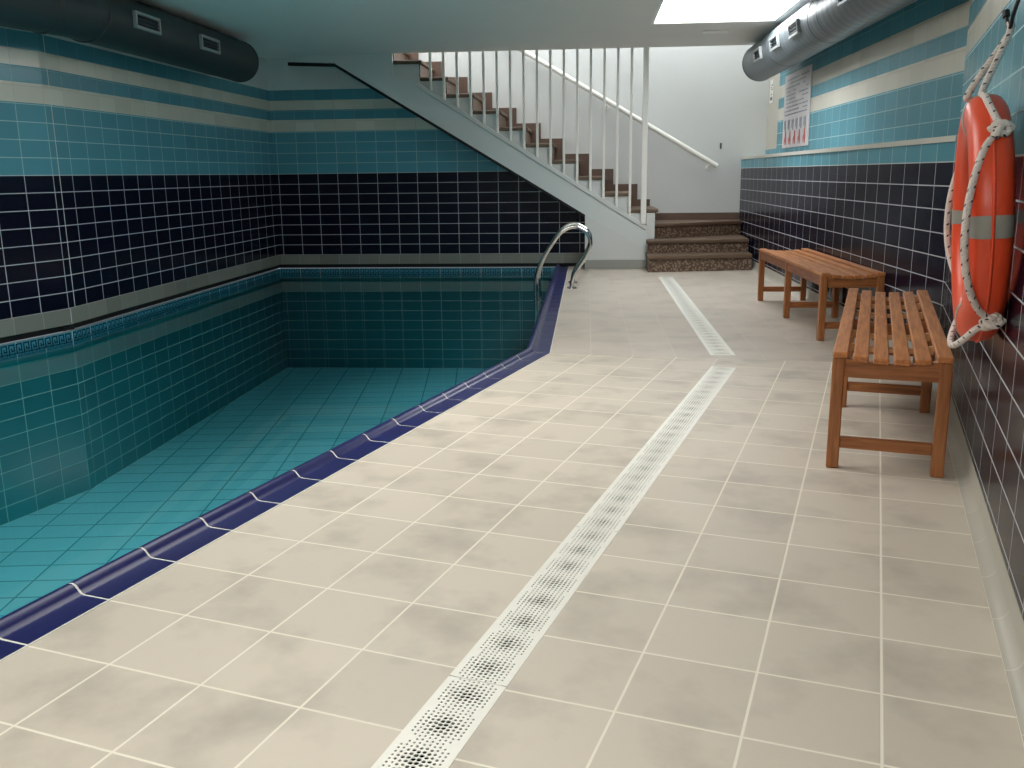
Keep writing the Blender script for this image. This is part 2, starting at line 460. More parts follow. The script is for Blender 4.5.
# left wall (two runs either side of the bend)
mb = MB(); wall_piece(mb, KL0, KL, STRIP_T, TILE_TOP, -11, 0); wall_piece(mb, KL, EL, STRIP_T, TILE_TOP, 0)
struct(mb.build('wall_left', m_wall_pool))
mb = MB(); wall_piece(mb, KL0, KL, TILE_TOP, CEIL); wall_piece(mb, KL, EL, TILE_TOP, CEIL)
struct(mb.build('wall_left_plaster', m_plaster))
# narrow corner bead in the bend
mb = MB()
d = (EL-KL).normalized(); q = KL + d*.085
mb.box((q.x+.0005, q.y, (STRIP_T+TILE_TOP)/2), (.002, .006, TILE_TOP-STRIP_T)); struct(mb.build('trim_1', m_grout))
# back wall below the stairs
mb = MB()
soff = lambda x: .655 - (x+.043)*.604      # underside of the stairs
pts = [(-3.98, STRIP_T), (-.045, STRIP_T), (-.045, .70)]
pts += [(-2.548, soff(-2.548)+.05)]
pts += [(-2.548, TILE_TOP), (-3.98, TILE_TOP)]
mb.poly([(x, BACK, z) for x, z in pts], [(x+3.671, z) for x, z in pts])
m_back = tile_mat('back wall tile', wall_zones(ROW_P), .2545, ROW_P, 0, BND, gw=.006, rough=.2, spec=.2, var=.07)
struct(mb.build('wall_back', m_back))
mb = MB(); pts = [(-3.98, TILE_TOP), (-2.548, TILE_TOP), (-3.04, 2.51), (-3.04, CEIL), (-3.98, CEIL)]
mb.poly([(x, BACK, z) for x, z in pts]); struct(mb.build('wall_back_plaster', m_plaster))

# grey strip, dark joint, key border and pool wall below, on the left and back walls
def along(name, m, off, z0, z1, thick=.012):
    mb = MB()
    nA = Vector((PA.x, PA.y, 0)); d = (EL-KL).normalized(); nB = Vector((d.y, -d.x, 0))
    for p0, p1, n in ((KL0, KL, nA), (KL, EL, nB), (EL, Vector((-.045, BACK, 0)), Vector((0,-1,0)))):
        e_ = (p1-p0).normalized()*(.06 if off < 0 else .0)
        a, b_ = p0+n*off-e_, p1+n*off+e_
        L = (b_-a).length; u_ = -L if p0 == KL0 else 0
        mb.poly([(a.x,a.y,z0),(b_.x,b_.y,z0),(b_.x,b_.y,z1),(a.x,a.y,z1)], [(u_,z0),(u_+L,z0),(u_+L,z1),(u_,z1)])
        mb.poly([(a.x,a.y,z1),(b_.x,b_.y,z1),(p1.x,p1.y,z1),(p0.x,p0.y,z1)], [(0,z1)]*4)
        mb.poly([(a.x,a.y,z0),(b_.x,b_.y,z0),(p1.x-n.x*.05,p1.y-n.y*.05,z0),(p0.x-n.x*.05,p0.y-n.y*.05,z0)], [(0,z0)]*4)
    return struct(mb.build(name, m))
m_strip_t = tile_mat('grey strip tile', [(-3, rgb(120,120,112), rgb(150,150,145)), (3, rgb(120,120,112), rgb(150,150,145))], .2615, .5, 0, -.2, gw=.006, rough=.5)
along('trim_2', m_strip_t, .012, STRIP_B, STRIP_T)
along('trim_3', m_gap, -.03, -.006, STRIP_B)
along('trim_4', m_strip, .004, -.013, -.006)
along('trim_5', m_band, .004, KEY_B, -.013)
along('pool_wall', m_pool_wall, .0, PFLOOR, KEY_B)
# the meander pattern of the border
mk = MB()
def key_run(p0, p1, n):
    d = p1-p0; L = d.length; d = d/L; unit = .065; k = int(L/unit)
    H0, H1, t = -.098, -.022, .009
    for i in range(k):
        o = p0 + d*(i*unit+.004) + n*.0042; wv = .052
        def rect(x0, x1, z0, z1):
            c = o + d*((x0+x1)/2)*wv
            R = Matrix((d, n, Vector((0,0,1)))).transposed()
            mk.box((c.x, c.y, (z0+z1)/2), ((x1-x0)*wv, .0016, z1-z0), R)
        h = H1-H0
        rect(0, .16, H0, H1); rect(.16, 1.0, H1-t, H1); rect(.84, 1.0, H0+h*.3, H1-t); rect(.42, .84, H0+h*.3, H0+h*.3+t); rect(.42, .58, H0+h*.3+t, H0+h*.62)
        rect(.16, 1.25, H0, H0+t)
dB = (EL-KL).normalized()
key_run(KL-A*3.0, KL, Vector((PA.x, PA.y, 0))); key_run(KL, EL, Vector((dB.y, -dB.x, 0))); key_run(EL, Vector((-.45, BACK, 0)), Vector((0,-1,0)))
struct(mk.build('trim_6', m_key))

# right wall: near run full height, far run low with a ledge and a set-back upper part
mb = MB(); N0 = Vector(AP(-3.5, WALLP)); L = (K-N0).length
wall_piece(mb, N0, K, .10, CEIL, 0)
# end return of the near wall and far runs
UPX = 2.26; LEDGE = 1.312
UK = Vector((UPX, K.y+.08, 0)); UE = Vector((UPX, 11.75, 0))
wall_piece(mb, K, E_, .10, LEDGE, L)
wall_piece(mb, UK, UE, LEDGE, CEIL, L+.05)
wall_piece(mb, UE, Vector((UPX, WHITEB, 0)), LEDGE, BND+2*ROW_R-.04, L+6.3)
wall_piece(mb, K, UK, LEDGE, CEIL, L)
struct(mb.build('wall_right', m_wall_right))
mb = MB(); wall_piece(mb, UE, Vector((UPX, WHITEB, 0)), BND+2*ROW_R-.04, CEIL); struct(mb.build('wall_right_white', plain('cream wall paint', rgb(190,186,174), .8, noise=.08, nscale=3)))
# ledge: top slab and pale front trim
mb = MB()
dl = (E_-K).normalized(); nl = Vector((dl.y, -dl.x, 0))
prof = [(K.x-.012, K.y), (E_.x-.012, E_.y), (UPX, E_.y), (UPX, K.y+.0)]
V = [(x,y,LEDGE-.018) for x,y in prof]+[(x,y,LEDGE+.014) for x,y in prof]
mb.add(V, [(3,2,1,0),(4,5,6,7),(0,1,5,4),(1,2,6,5),(2,3,7,6),(3,0,4,7)])
struct(mb.build('trim_7', plain('pale ledge stone', rgb(205,205,195), .5, noise=.12, nscale=14)))
# cove skirting along the right wall
def cove(mb, p0, p1, n, top=.105, rad=.035):
    prof = [(rad+.001, .0015)] + [(rad*(1-math.sin(a)), rad*(1-math.cos(a))+.0015) for a in [PI/2*k/6 for k in range(1, 7)]] + [(0, top), (-.01, top)]
    pts = [[(p.x+n.x*(o-.0)+(-n.x)*0, p.y+n.y*o, z) for o, z in prof] for p in (p0, p1)]
    k = len(prof); L_ = (Vector(p1)-Vector(p0)).length
    dist = [0]
    for i in range(1, k): dist.append(dist[-1]+math.hypot(prof[i][0]-prof[i-1][0], prof[i][1]-prof[i-1][1]))
    mb.add(pts[0]+pts[1], [(i, i+1, k+i+1, k+i) for i in range(k-1)],
           [[(0, dist[i]+.02), (0, dist[i+1]+.02), (L_, dist[i+1]+.02), (L_, dist[i]+.02)] for i in range(k-1)])
m_cove_t = tile_mat('cove tile', [(-3, rgb(186,182,170), rgb(212,206,192)), (3, rgb(186,182,170), rgb(212,206,192))], .2725, .5, .02, -.1, gw=.005, rough=.4, var=.04)
mb = MB(); cove(mb, N0, K, -PA); cove(mb, K, E_, -nl if nl.x > 0 else nl)
struct(mb.build('baseboard_right', m_cove_t, smooth=True, angle=60))

# the wall behind the camera and the far left, closing the hall
mb = MB(); mb.poly([(-8, -3.2, -1.4), (1, -3.2, -1.4), (1, -3.2, CEIL), (-8, -3.2, CEIL)]); struct(mb.build('wall_front', m_plaster))

# ------------------------------------------------------------------ ceiling with openings for the skylight and two added light panels
mb = MB()
ys = sorted({-3.3, STAIR+.03} | {v for s in CEIL_LIGHTS for v in (s[2], s[3])})
CX0, CX1 = -7.5, 2.3
for y0, y1 in zip(ys[:-1], ys[1:]):
    holes = [s for s in CEIL_LIGHTS if s[2] <= y0+1e-6 and s[3] >= y1-1e-6]
    xs = [CX0] + ([holes[0][0], holes[0][1]] if holes else []) + [CX1]
    for i in range(0, len(xs), 2):
        mb.box(((xs[i]+xs[i+1])/2, (y0+y1)/2, CEIL+.06), (xs[i+1]-xs[i], y1-y0, .12))
mb.box(((-7.5-2.36)/2, (STAIR+.03+BACK+.05)/2, CEIL+.06), (7.5-2.36, BACK+.05-STAIR-.03, .12))
struct(mb.build('ceiling', m_ceil))
for k, (x0, x1, y0, y1, st, col) in enumerate(CEIL_LIGHTS):
    g = MB(); g.box(((x0+x1)/2, (y0+y1)/2, CEIL+.05), (x1-x0, y1-y0, .02)); 
    o = struct(g.build('window_%d' % (k+1), emit('daylit opal glass %d' % k, col, st)))  # first is the skylight, second and third are the added panels
    f = MB(); t = .03
    for c, dd in ((((x0+t/2), (y0+y1)/2), (t, y1-y0)), (((x1-t/2), (y0+y1)/2), (t, y1-y0)), (((x0+x1)/2, y0+t/2), (x1-x0-2*t, t)), (((x0+x1)/2, y1-t/2), (x1-x0-2*t, t))):
        f.box((c[0], c[1], CEIL+.02), (dd[0], dd[1], .036))
    f.build('window_frame', m_white_metal, o)

# ------------------------------------------------------------------ stairwell
mb = MB(); WX0, WX1, WT = -3.7, UPX, 3.9
mb.poly([(WX0, WHITEB, 0), (WX1, WHITEB, 0), (WX1, WHITEB, WT), (WX0, WHITEB, WT)])
mb.poly([(WX0, STAIR, CEIL+.1), (WX1, STAIR, CEIL+.1), (WX1, STAIR, WT), (WX0, STAIR, WT)])
mb.poly([(WX1, STAIR, CEIL), (WX1, WHITEB, CEIL), (WX1, WHITEB, WT), (WX1, STAIR, WT)])
mb.poly([(WX0, STAIR, CEIL), (WX0, WHITEB, CEIL), (WX0, WHITEB, WT), (WX0, STAIR, WT)])
struct(mb.build('wall_stairwell', m_white))
g = MB(); g.box(((WX0+WX1)/2, (STAIR+WHITEB)/2, WT), (WX1-WX0, WHITEB-STAIR, .02))
struct(g.build('window_4', emit('daylit roof glass', (.95, .98, 1.0), WELL_LIGHT)))

stairs = thing('staircase', 'straight staircase with brown tiled steps and white sloping side, rising left above the pool', 'stairs', (.69, STAIR, 0))
SO = Vector(stairs.location)
def loc(mb): mb.v = [(x-SO.x, y-SO.y, z-SO.z) for x, y, z in mb.v]; return mb
RUN, RISE = .315, .197
T1X, T1Z = .83, .715
up_line = lambda x: 1.166 - (x+.347)*.6245
# sloping side slab
mb = MB()
pts = [(-.043, .655), (-.043, 0), (.70, 0), (.70, up_line(.70)), (-2.05, up_line(-2.05)), (-2.345, up_line(-2.05)+.09), (-2.345, CEIL), (-3.6, CEIL), (-3.6, 2.495), (-3.04, soff(-3.04))]
mb.prism(pts, STAIR, STAIR+.04)
loc(mb).build('side_slab', m_white if False else m_plaster, stairs)
# narrow lip along the top of the slab
mb = MB(); mb.bar((.70, STAIR-.005, up_line(.70)-.025), (-2.06, STAIR-.005, up_line(-2.06)-.025), .03, .05, (0,0,1), .006)
loc(mb).build('slab_lip', m_white, stairs)
# solid body behind the slab: soffit
mb = MB(); n = 12
prof = []
for k in range(n):
    xr = T1X - k*RUN; zt = T1Z + k*RISE - .03
    prof += [(xr-.03, zt-RISE if k else .3), (xr-.03, zt)]
prof += [(T1X-n*RUN, T1Z+(n-1)*RISE-.03)]
prof += [(T1X-n*RUN, 2.5), (-3.04, soff(-3.04)+.02), (-.043, .675), (-.02, .3)]
mb.prism(prof[::-1], STAIR+.04, WHITEB-.005)
loc(mb).build('stair_body', m_white, stairs)
# straight flight: treads with nosing, patterned risers
for k in range(n-1):
    xr = T1X - k*RUN; zt = T1Z + k*RISE
    t = MB(); t.box((xr-RUN/2-.005, (STAIR+.01+WHITEB)/2, zt-.02), (RUN+.03, WHITEB-STAIR-.02, .045), None, .008)
    loc(t).build('tread', m_brown, stairs)
    r = MB(); r.box((xr-.022, (STAIR+.045+WHITEB)/2, zt-.04-(RISE-.045)/2), (.014, WHITEB-STAIR-.055, RISE-.05))
    loc(r).build('riser', m_riser, stairs)
    s_ = MB(); s_.prism([(xr-.03, zt+.003), (xr-.03, zt+.09), (xr-RUN+.12, zt+.09), (xr-RUN+.12, zt+RISE+.09), (xr-RUN-.03, zt+RISE+.09), (xr-RUN-.03, zt+.003)][::-1], WHITEB-.016, WHITEB-.004)
    loc(s_).build('skirting', plain('stair skirting', rgb(104,82,70), .5, noise=.2) if k == 0 else bpy.data.materials['stair skirting'], stairs)
# bottom steps: two wide ones and a winder
def step_poly(front, back, z0, z1, x_over=.0):
    """front: two plan points, back: list of plan points"""
    (xa, ya), (xb, yb) = front
    d = Vector((xb-xa, yb-ya)).normalized(); nrm = Vector((d.y, -d.x))
    t = MB(); o = .025
    P = [(xa-x_over+nrm.x*o, ya+nrm.y*o), (xb+nrm.x*o, yb+nrm.y*o)] + back
    n_ = len(P); V = [(x,y,z1-.05) for x,y in P]+[(x,y,z1) for x,y in P]
    t.add(V, [tuple(range(n_))[::-1], tuple(range(n_, 2*n_))] + [(i, (i+1) % n_, (i+1) % n_+n_, i+n_) for i in range(n_)])
    tb = loc(t).build('tread', m_brown, stairs)
    bv = tb.modifiers.new('b', 'BEVEL'); bv.width = .014; bv.segments = 3; bv.limit_method = 'ANGLE'
    r = MB(); P = [(xa, ya), (xb, yb)] + back; n_ = len(P)
    V = [(x,y,z0) for x,y in P]+[(x,y,z1-.05) for x,y in P]
    r.add(V, [tuple(range(n_))[::-1], tuple(range(n_, 2*n_))] + [(i, (i+1) % n_, (i+1) % n_+n_, i+n_) for i in range(n_)])
    loc(r).build('riser', m_riser, stairs)
step_poly(((.705, 10.99), (1.93, 11.20)), [(1.96, WHITEB-.01), (.705, WHITEB-.01)], .0, .195, .02)
step_poly(((.715, 11.33), (1.93, 11.47)), [(1.955, WHITEB-.01), (.715, WHITEB-.01)], .195, .355, .02)
step_poly(((.73, 11.52), (1.95, 12.22)), [(1.95, WHITEB-.01), (.73, WHITEB-.01)], .355, .535, .02)
mb = MB(); mb.box(((.80+1.955)/2, WHITEB-.012, .58), (1.155, .014, .09)); loc(mb).build('skirting', bpy.data.materials['stair skirting'], stairs)
# white end wall of the side slab beside the bottom steps
mb = MB(); mb.prism([(.70, 0), (.728, 0), (.728, .36), (.80, .36), (.80, .665), (.70, .665)][::-1], STAIR, STAIR+.30); loc(mb).build('end_wall', m_white, stairs)
mb = MB(); mb.prism([(-.043, 0), (-.043, .654), (.70, .24), (.70, 0)], STAIR-.003, STAIR); loc(mb).build('lower_side', m_white, stairs)
# skirting below the stair wall
mb = MB(); mb.box((.33, STAIR-.008, .055), (.735, .012, .107)); struct(mb.build('baseboard_back', m_cove))
# black bars painting in the shadow gap where slab meets tiled wall
mb = MB()
mb.bar((-.043, STAIR+.02, .655-.018), (-3.04, STAIR+.02, soff(-3.04)-.018), .04, .032, (0,0,1))
mb.bar((-3.04, STAIR+.02, soff(-3.04)-.012), (-3.62, STAIR+.02, 2.478), .04, .04, (0,0,1))
mb.box((-.043, STAIR+.02, .34), (.012, .02, .62))
struct(mb.build('trim_8', m_gap))

# railing
rail = thing('stair_railing', 'white railing of thin upright bars on the edge of the stairs', 'railing', (.66, STAIR, up_line(.66)))
RO = Vector(rail.location)
bx = [-1.889+.1589*k for k in range(16)]
for x in bx:
    t = MB(); t.box((x-RO.x, .0, (up_line(x)+CEIL)/2-RO.z), (.030, .030, CEIL-up_line(x)), None, .004); t.build('baluster', m_white_metal, rail)
t = MB(); t.box((0, 0, (CEIL-RO.z)/2), (.065, .065, CEIL-RO.z), None, .006); t.build('newel_post', m_white_metal, rail)

# wall handrail
hr = thing('wall_handrail', 'white round handrail sloping down the white wall behind the stairs', 'handrail', (1.66, WHITEB-.09, 1.20))
t = MB(); a0 = Vector((1.64, WHITEB-.09, 1.215)); a1 = Vector((-1.9, WHITEB-.09, 1.215+3.54*.588)); HO = Vector(hr.location)
t.tube([a0-HO, a1-HO], .031, 14); t.build('rail', m_white_metal, hr, True)
for f in (.03, .40, .8):
    c = a0.lerp(a1, f)-HO; t = MB(); t.tube([c+Vector((0,0,-.015)), c+Vector((0,0,-.06)), c+Vector((0,.06,-.075)), c+Vector((0,.088,-.075))], .009, 8)
    br = t.build('bracket', m_white_metal, hr, True)
    t = MB(); t.tube([c+Vector((0,.078,-.075)), c+Vector((0,.089,-.075))], .03, 14); t.build('bracket_plate', m_white_metal, br, True)

# small fittings on the white wall
hk = thing('wall_hook', 'small dark hook on the white wall right of the handrail end', 'hook', (1.69, WHITEB, 1.47))
t = MB(); t.box((0, -.006, .0), (.022, .012, .07), None, .003); t.build('plate', m_grille_in, hk)
t = MB(); t.tube([(0,-.012,.01), (0,-.04,.0), (0,-.045,-.03), (0,-.03,-.04)], .006, 8); t.build('peg', m_grille_in, hk, True)

nt_ = thing('wall_notice', 'narrow white notice with black marks, high on the white wall by the duct end', 'notice', (UPX, 12.2, 1.97))
t = MB(); t.box((-.004, 0, .14), (.006, .20, .28), None, .001); t.build('panel', plain('notice white', rgb(226,226,222), .4), nt_)
for k, (dy, dz, sy, sz) in enumerate(((-.03, .21, .07, .012), (.02, .185, .05, .012), (-.02, .16, .08, .012), (0, .05, .11, .04), (.0, .10, .06, .014))):
    t = MB(); t.box((-.0078, dy, dz), (.0016, sy, sz)); t.build('printed_mark', m_black, nt_)

# ------------------------------------------------------------------ information poster
po = thing('information_poster', 'pale poster with rows of print and red figures, on the striped wall above the ledge', 'poster', (UPX, 10.72, 1.40))
t = MB(); t.box((-.007, 0, .40), (.010, 1.30, .80), None, .002); t.build('panel', m_poster, po)
rng = random.Random(3)
t = MB()
for r in range(10):
    z = .74-.042*r; y = -.55
    while y < .5:
        wv = rng.uniform(.05, .16)
        if rng.random() < .82: t.box((-.0128, y+wv/2, z), (.0016, wv, .014))
        y += wv+.03
for c in range(6):
    t.box((-.0128, -.5+c*.2, .245), (.0016, .035, .12)); t.box((-.0128, -.44+c*.2, .255), (.0016, .03, .09))
t.build('grey_print', m_pgrey, po)
for c in range(5):
    y = -.48+c*.24; t = MB()
    t.prism([(y-.035, .145), (y-.03, .175), (y+.0, .185), (y+.025, .165), (y+.03, .12), (y+.07, .10), (y+.065, .07), (y+.055, .035), (y+.03, .035), (y+.02, .068), (y-.01, .068), (y-.02, .03), (y-.045, .03), (y-.05, .08)],
            -.0136, -.0120, frame=lambda x, yy, z: (yy, x, z))
    t.build('red_figure', m_pred, po)

# ------------------------------------------------------------------ ducts
def ring_pts(r, n): return [(r*math.cos(2*PI*k/n), r*math.sin(2*PI*k/n)) for k in range(n)]
def duct_pipe(path, r, ridges, step):
    """path along plan points at a fixed height; small helical ridges"""
    P = [Vector(p) for p in path]; pts = []; rad = []
    for a, b_ in zip(P[:-1], P[1:]):
        L_ = (b_-a).length; n = max(2, int(L_/step))
        for k in range(n):
            pts.append(a.lerp(b_, k/n)); rad.append(r+(ridges if k % 3 == 0 else 0))
    pts.append(P[-1]); rad.append(r)
    t = MB(); t.tube(pts, rad, 40, cap=False); return t
def grille(parent, c, n, length, h, axis=Vector((0,1,0)), mf=None):
    """louvred grille of a duct: frame, dark opening, blades; n points out of the duct"""
    n = Vector(n).normalized(); zv = n.cross(axis).normalized()
    if zv.z < 0: zv = -zv
    R = Matrix((axis, n, zv)).transposed()
    if R.determinant() < 0: R = Matrix((-axis, n, zv)).transposed()
    mfr = mf or m_grille
    t = MB(); b = .022
    for (u, v, a, hh) in ((0, h/2-b/2, length, b), (0, -h/2+b/2, length, b), (length/2-b/2, 0, b, h-2*b), (-length/2+b/2, 0, b, h-2*b)):
        q = Vector(c)+R@Vector((u, .012, v)); t.box(tuple(q), (a, .03, hh), R, .003)
    f = t.build('vent_grille', mfr, parent)
    t = MB(); q = Vector(c)+R@Vector((0, .0, 0)); t.box(tuple(q), (length-2*b, .012, h-2*b), R); t.build('grille_opening', m_grille_in, f)
    for k in range(3):
        q = Vector(c)+R@Vector((0, .014, -h/2+b+(k+.5)*(h-2*b)/3)); t = MB()
        t.box(tuple(q), (length-2*b, .012, .004), R @ Matrix.Rotation(.6, 3, 'X')); t.build('louver', m_grille_in, f)
    return f
RC, RR_ = Vector((1.94, 0, 2.35)), .20
dr = thing('ventilation_duct', 'grey round ventilation duct along the bright right wall beside the skylight', 'duct', (RC.x, 11.25, RC.z))
def D(v): return Vector(v)-Vector(dr.location)
KY = 5.2
pend = Vector((RC.x, 11.25, RC.z)); pk = Vector((RC.x, KY, RC.z)); pn = pk - A*3
duct_pipe([D(pend), D(pk), D(pn)], RR_, .004, .045).build('pipe', m_ducR, dr, True, 25)
t = MB(); t.tube([D(pend)+Vector((0,-.01,0)), D(pend)+Vector((0,.02,0))], [RR_-.005, RR_-.012], 40); t.tube([D(pend)+Vector((0,-.03,0)), D(pend)+Vector((0,.004,0))], RR_+.006, 40, cap=False)
t.build('end_cap', m_ducR, dr, True, 30)
for y in (7.75, 8.05, 9.75):
    t = MB(); t.tube([D((RC.x, y-.025, RC.z)), D((RC.x, y-.012, RC.z)), D((RC.x, y+.012, RC.z)), D((RC.x, y+.025, RC.z))], [RR_, RR_+.006, RR_+.006, RR_], 40, cap=False)
    t.build('seam_ring', m_ducR, dr, True, 60)
for y in (10.22, 9.33, 8.48, 6.85):
    grille(dr, D((RC.x-.2, y, RC.z-.03)), (-1, 0, -.15), .36, .12)

LC, LR = Vector((-3.665, 0, 2.337)), .205
dlf = thing('ventilation_duct', 'dark round ventilation duct high on the dim left wall above the pool', 'duct', (LC.x, 9.95, LC.z))
def D2(v): return Vector(v)-Vector(dlf.location)
pend = Vector((LC.x, 9.95, LC.z)); pk = Vector((LC.x, 6.63, LC.z)); pn = pk - A*8
duct_pipe([D2(pend), D2(pk), D2(pn)], LR, .0, .1).build('pipe', m_ducL, dlf, True, 30)
t = MB(); t.tube([D2(pend)+Vector((0,-.03,0)), D2(pend)+Vector((0,.012,0))], [LR+.004, LR+.002], 40); t.build('end_cap', m_ducL, dlf, True, 30)
for c, d_ in ((Vector((LC.x, 6.86, LC.z)), Vector((0,1,0))), (pk-A*.22, A)):
    t = MB(); t.tube([D2(c-d_*.02), D2(c-d_*.01), D2(c+d_*.01), D2(c+d_*.02)], [LR, LR+.008, LR+.008, LR], 40, cap=False); t.build('seam_ring', m_ducL, dlf, True, 60)
for y in (7.42, 8.65): grille(dlf, D2((LC.x+LR, y, LC.z)), (1, 0, 0), .42, .125)

# slim plate on the ceiling beyond the skylight
t = MB(); t.box((0,0,-.012), (.26, .09, .024), None, .006)
cl = t.build('ceiling_plate', m_white_metal); cl.location = (1.30, 10.28, CEIL); tag(cl, 'small flat white plate on the ceiling between skylight and stairwell', 'ceiling fitting')

# ------------------------------------------------------------------ pool: floor, coping, water
def rot2(x, y, a): return (x*math.cos(a)-y*math.sin(a), x*math.sin(a)+y*math.cos(a))
INA = EDGE-.165; INX = COX-.16
inner_s = None
# inner corner of the coping: intersection of p = INA and x = INX
s_in = (INX - PA.x*INA)/A.x
IC = AP(s_in, INA)
mb = MB()
P = [AP(-4, INA-.0), (IC[0], IC[1], 0), (INX, BACK, 0), (EL.x, BACK, 0), (KL.x, KL.y, 0), tuple(KL0)]
P = [(x, y, PFLOOR) for x, y, *_ in P]
mb.poly(P, [rot2(x, y, math.radians(-6.5)) for x, y, z in P]); struct(mb.build('pool_floor', m_pool_floor))
mb = MB()
a, b_, c = Vector(AP(-4, INA+.03)), Vector((IC[0]+.02, IC[1]-.0, 0)), Vector((INX+.03, BACK, 0))
wall_piece(mb, a, b_, PFLOOR, -.03); wall_piece(mb, b_, c, PFLOOR, -.03); struct(mb.build('pool_wall_deck_side', m_pool_wall))
mb = MB()
P = [AP(-4, INA+.03), (b_.x, b_.y, 0), (INX+.03, BACK, 0), (EL.x, BACK, 0), (KL.x, KL.y, 0), tuple(KL0)]
mb.poly([(x, y, WATER) for x, y, *_ in P]); wt = mb.build('pool_water', water_mat()); tag(wt, 'still clear teal water filling the pool', 'water', kind='stuff')

# glazed coping with a raised lip
prof = [(0, .0), (0, .003), (.085, .003), (.098, .006), (.108, .016), (.116, .026), (.128, .032), (.142, .030), (.153, .021), (.159, .006), (.160, -.06)]
def cop_pt_A(s, o, z): return AP(s, EDGE-o, z)
def cop_pt_B(y, o, z): return (COX-o, y, z)
mc, mg = MB(), MB()
def strip(mb, fa, f0, f1, dz, extra=0):
    """profile swept from f0(o) to f1(o)"""
    k = len(prof); V = [fa(f0(o), o, z+dz) for o, z in prof]+[fa(f1(o), o, z+dz) for o, z in prof]
    F = [(i, i+1, k+i+1, k+i) for i in range(k-1)]
    F += [tuple(range(k))[::-1], tuple(range(k, 2*k))]
    mb.add(V, F)
def miter_sA(o):      # where the coping mitre meets offset o (line from outer to inner corner)
    t_ = o/.16; x = COX+(IC[0]-COX)*t_; y = COY+(IC[1]-COY)*t_
    return x*A.x+y*A.y, y
g = .0042
s = 1.544-.2725*14
while True:
    e = s+.2725; lim = miter_sA(0)[0]
    if e > lim-.06:
        strip(mc, cop_pt_A, lambda o, s=s: s+g, lambda o: miter_sA(o)[0]-g, 0); break
    strip(mc, cop_pt_A, lambda o, s=s: s+g, lambda o, e=e: e-g, 0); s = e
strip(mg, cop_pt_A, lambda o: -3.5, lambda o: miter_sA(o)[0], -.0012)
y = COY+.27; strip(mc, cop_pt_B, lambda o: miter_sA(o)[1]+g, lambda o: y-g, 0)
while y < BACK-.02:
    e = min(y+.2725, BACK-.004); strip(mc, cop_pt_B, lambda o, y=y: y+g, lambda o, e=e: e-g, 0); y = e
strip(mg, cop_pt_B, lambda o: miter_sA(o)[1], lambda o: BACK-.002, -.0012)
co = struct(mc.build('pool_coping', m_cop, None, True, 40)); gr = mg.build('coping_joints', m_grout, co, True, 40)
# pale joint between coping and deck
mb = MB(); mb.bar(AP(-3.5, EDGE+.002, .001), AP(miter(EDGE), EDGE+.002, .001), .007, .003); mb.bar((COX+.002, COY, .001), (COX+.002, BACK-.3, .001), .007, .003); struct(mb.build('trim_9', m_grout))

# ------------------------------------------------------------------ pool ladder
ld = thing('pool_ladder', 'stainless steel pool ladder with arched handrails at the far deck edge', 'pool ladder', (-.145, 9.72, 0))
def arc_smooth(pts, n=6):
    P = [Vector(p) for p in pts]; out = []
    for i in range(len(P)-1):
        p0 = P[max(0,i-1)]; p1 = P[i]; p2 = P[i+1]; p3 = P[min(len(P)-1,i+2)]
        for k in range(n):
            t = k/n; out.append(.5*((2*p1)+(p2-p0)*t+(2*p0-5*p1+4*p2-p3)*t*t+(3*p1-p0-3*p2+p3)*t*t*t))
    out.append(P[-1]); return out
shape = [(-.02,0,.0), (-.02,0,.06), (.0,0,.13), (.06,0,.23), (.125,0,.33), (.165,0,.44), (.145,0,.54), (.07,0,.60), (0,0,.622), (-.075,0,.605), (-.15,0,.55), (-.225,0,.45), (-.30,0,.33), (-.36,0,.20), (-.385,0,.10), (-.39,0,.0), (-.39,0,-.3), (-.39,0,-.75)]
for yy in (-.25, .25):
    t = MB(); t.tube([(x, y+yy, z) for x, y, z in arc_smooth(shape)], .0215, 14); r_ = t.build('rail', m_steel, ld, True)
    t = MB(); t.tube([(-.02, yy, .001), (-.02, yy, .012), (-.02, yy, .02)], [.05, .048, .026], 20); t.build('floor_flange', m_steel, r_, True, 40)
for z in (-.15, -.40, -.65):
    t = MB(); t.box((-.39, 0, z), (.075, .48, .03), None, .008); t.build('step', m_steel, ld)

